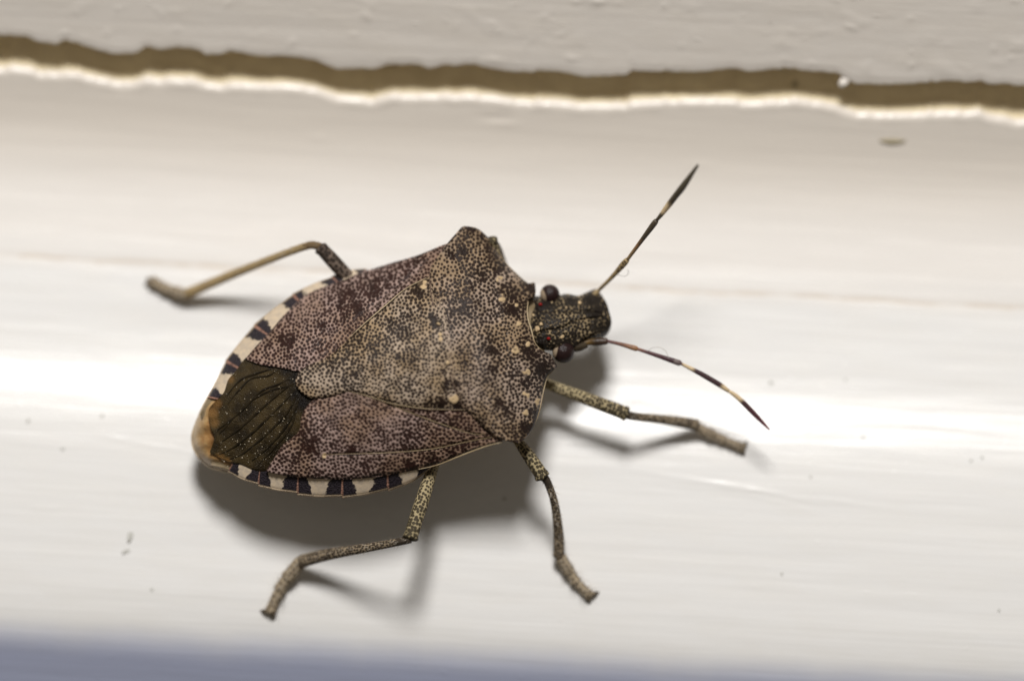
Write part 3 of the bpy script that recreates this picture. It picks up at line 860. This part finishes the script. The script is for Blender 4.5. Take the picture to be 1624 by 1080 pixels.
# right middle leg
leg([(806,680,2.1),(822,700,2.2),(838,722,2.3),(853,744,2.3),(860,755,2.25)], [.14,.17,.22,.235,.24],
    [(862,756,2.22),(869,766,2.1),(880,800,1.6),(886,850,.8),(886,882,.45)], [.15,.125,.13,.17,.19],
    [(887,880,.42),(913,921,.20),(936,944,.16)], [.17,.14,.12], [(950,938,.03),(932,956,.03)], M['femur'], M['tibia'])
# right hind leg
leg([(700,712,2.1),(688,738,2.2),(674,780,2.6),(658,830,2.9),(651,852,3.0)], [.17,.19,.235,.25,.24],
    [(650,854,3.0),(636,858,2.85),(590,867,2.25),(520,879,1.2),(478,890,.6)], [.15,.13,.14,.19,.215],
    [(480,887,.5),(448,927,.22),(428,970,.16)], [.20,.16,.13], [(413,968,.03),(436,981,.03)], M['femur'], M['tibia'], None, 60)
# left hind leg
leg([(566,455,2.3),(548,436,2.6),(528,414,2.85),(514,399,3.0),(509,394,3.02)], [.22,.25,.255,.235,.22],
    [(508,392,3.02),(498,389,3.0),(484,391,2.9),(440,407,2.25),(360,439,1.15),(297,466,.42)], [.14,.13,.125,.125,.15,.18],
    [(299,469,.36),(268,461,.20),(240,446,.16)], [.18,.16,.15], [(229,452,.03),(233,440,.03)], M['hind_femur'], M['hind_tibia'])
# left fore and middle legs, almost hidden under the shield
leg([(800,470,2.0),(792,430,2.4),(783,395,2.9),(779,381,3.1)], [.16,.2,.21,.2],
    [(779,381,3.1),(790,395,2.6),(800,430,1.3),(806,470,.45)], [.14,.12,.14,.16],
    [(806,470,.4),(812,500,.2),(822,530,.16)], [.15,.13,.12], [(830,536,.03),(818,540,.03)], M['femur'], M['tibia'], None, 0)
leg([(735,500,2.0),(715,470,2.2),(700,448,2.3)], [.17,.21,.2],
    [(700,448,2.3),(685,455,1.9),(650,480,1.0),(620,500,.45)], [.14,.12,.14,.16],
    [(620,500,.4),(590,520,.2),(560,540,.16)], [.15,.13,.12], [(550,536,.03),(550,548,.03)], M['femur'], M['tibia'], None, 0)

# ------------------------------------------------------------------ small things lying on the paint
def speck(name, px, py, rx, ry, h, mat, label, cat, group=None, rot=0, sink=0):
    c = PG(px, py, h*.3+sink)
    V, F, U = ellipsoid((0, 0, 0), (rx, ry, h), 14, 8)
    k = []
    for v in V:
        n = 1+.45*mnoise.noise((v[0]*9+px, v[1]*9+py, v[2]*9))
        a = v*n
        k.append(c+np.array([a[0]*math.cos(rot)-a[1]*math.sin(rot), a[0]*math.sin(rot)+a[1]*math.cos(rot), a[2]]))
    return tag(mesh_obj(name, k, F, mat, None, U, origin=c), label, cat, group)
speck('paint_flake', 1341, 127, .17, .34, .10, M['paint_up'], 'white paint flake clinging to the torn edge over the gap', 'flake', rot=-.7)
speck('paint_flake', 1226, 30, .20, .13, .09, M['paint_up'], 'small raised paint crumb on the grey-white trim board', 'flake', rot=.9)
speck('dirt_speck', 1416, 223, .45, .10, .03, M['brown_speck'], 'long olive-brown dent mark on the cove below the gap', 'dirt', rot=-.03)  # dent in the paint, put in as a thin brown lump
speck('dirt_speck', 1261, 134, .10, .14, .05, M['brown_speck'], 'dark brown crumb lodged in the caulk gap', 'dirt', sink=-.8)
speck('dirt_smudge', 207, 848, .09, .28, .012, M['speck'], 'curved grey smudge standing alone on the lower white sill', 'dirt', rot=-.15)
speck('dirt_smudge', 200, 874, .17, .07, .012, M['speck'], 'short grey smear at the foot of the curved smudge', 'dirt', rot=.4)
for (x, y, r) in ((45,667,.07),(162,660,.06),(99,712,.07),(283,633,.06),(240,933,.07),(1223,607,.09),(1341,602,.06),(1369,693,.06),(1540,730,.05),(1558,725,.05),(1286,756,.05),(1240,909,.05),(1584,967,.05),(800,790,.07)):
    lab, grp = 'tiny grey dirt speck stuck to the glossy white sill', 'dirt specks on the sill'
    if (x, y) == (800, 790): lab = 'tiny dirt speck lying inside the dark shadow of the bug'
    if (x, y) == (1223, 607): lab = 'grey dirt speck beside the tip of the drooping maroon antenna'
    if (x, y) == (240, 933): lab = 'single round dirt speck below the curved grey smudge'
    speck('dirt_speck', x, y, r*1.1, r*.85, .01, M['speck'], lab, 'dirt', grp, random.random()*3)
def lint(pts, label, r=.009):
    v, f, u = tube([P(*a) for a in pts], [r]*len(pts), 6, 40)
    o = mesh_obj('lint_fibre', v, f, M['lint'], None, u, origin=v[0])
    return tag(o, label, 'fibre')
lint([(976,433,3.5),(983,437,3.5),(992,438,3.5),(997,432,3.5),(995,428,3.55)], 'fine pale lint hair curling off the straight raised antenna')
lint([(1026,558,2.9),(1034,552,3.0),(1046,551,3.0),(1056,557,2.95),(1060,568,2.85)], 'fine pale lint hair looped on the maroon drooping antenna')
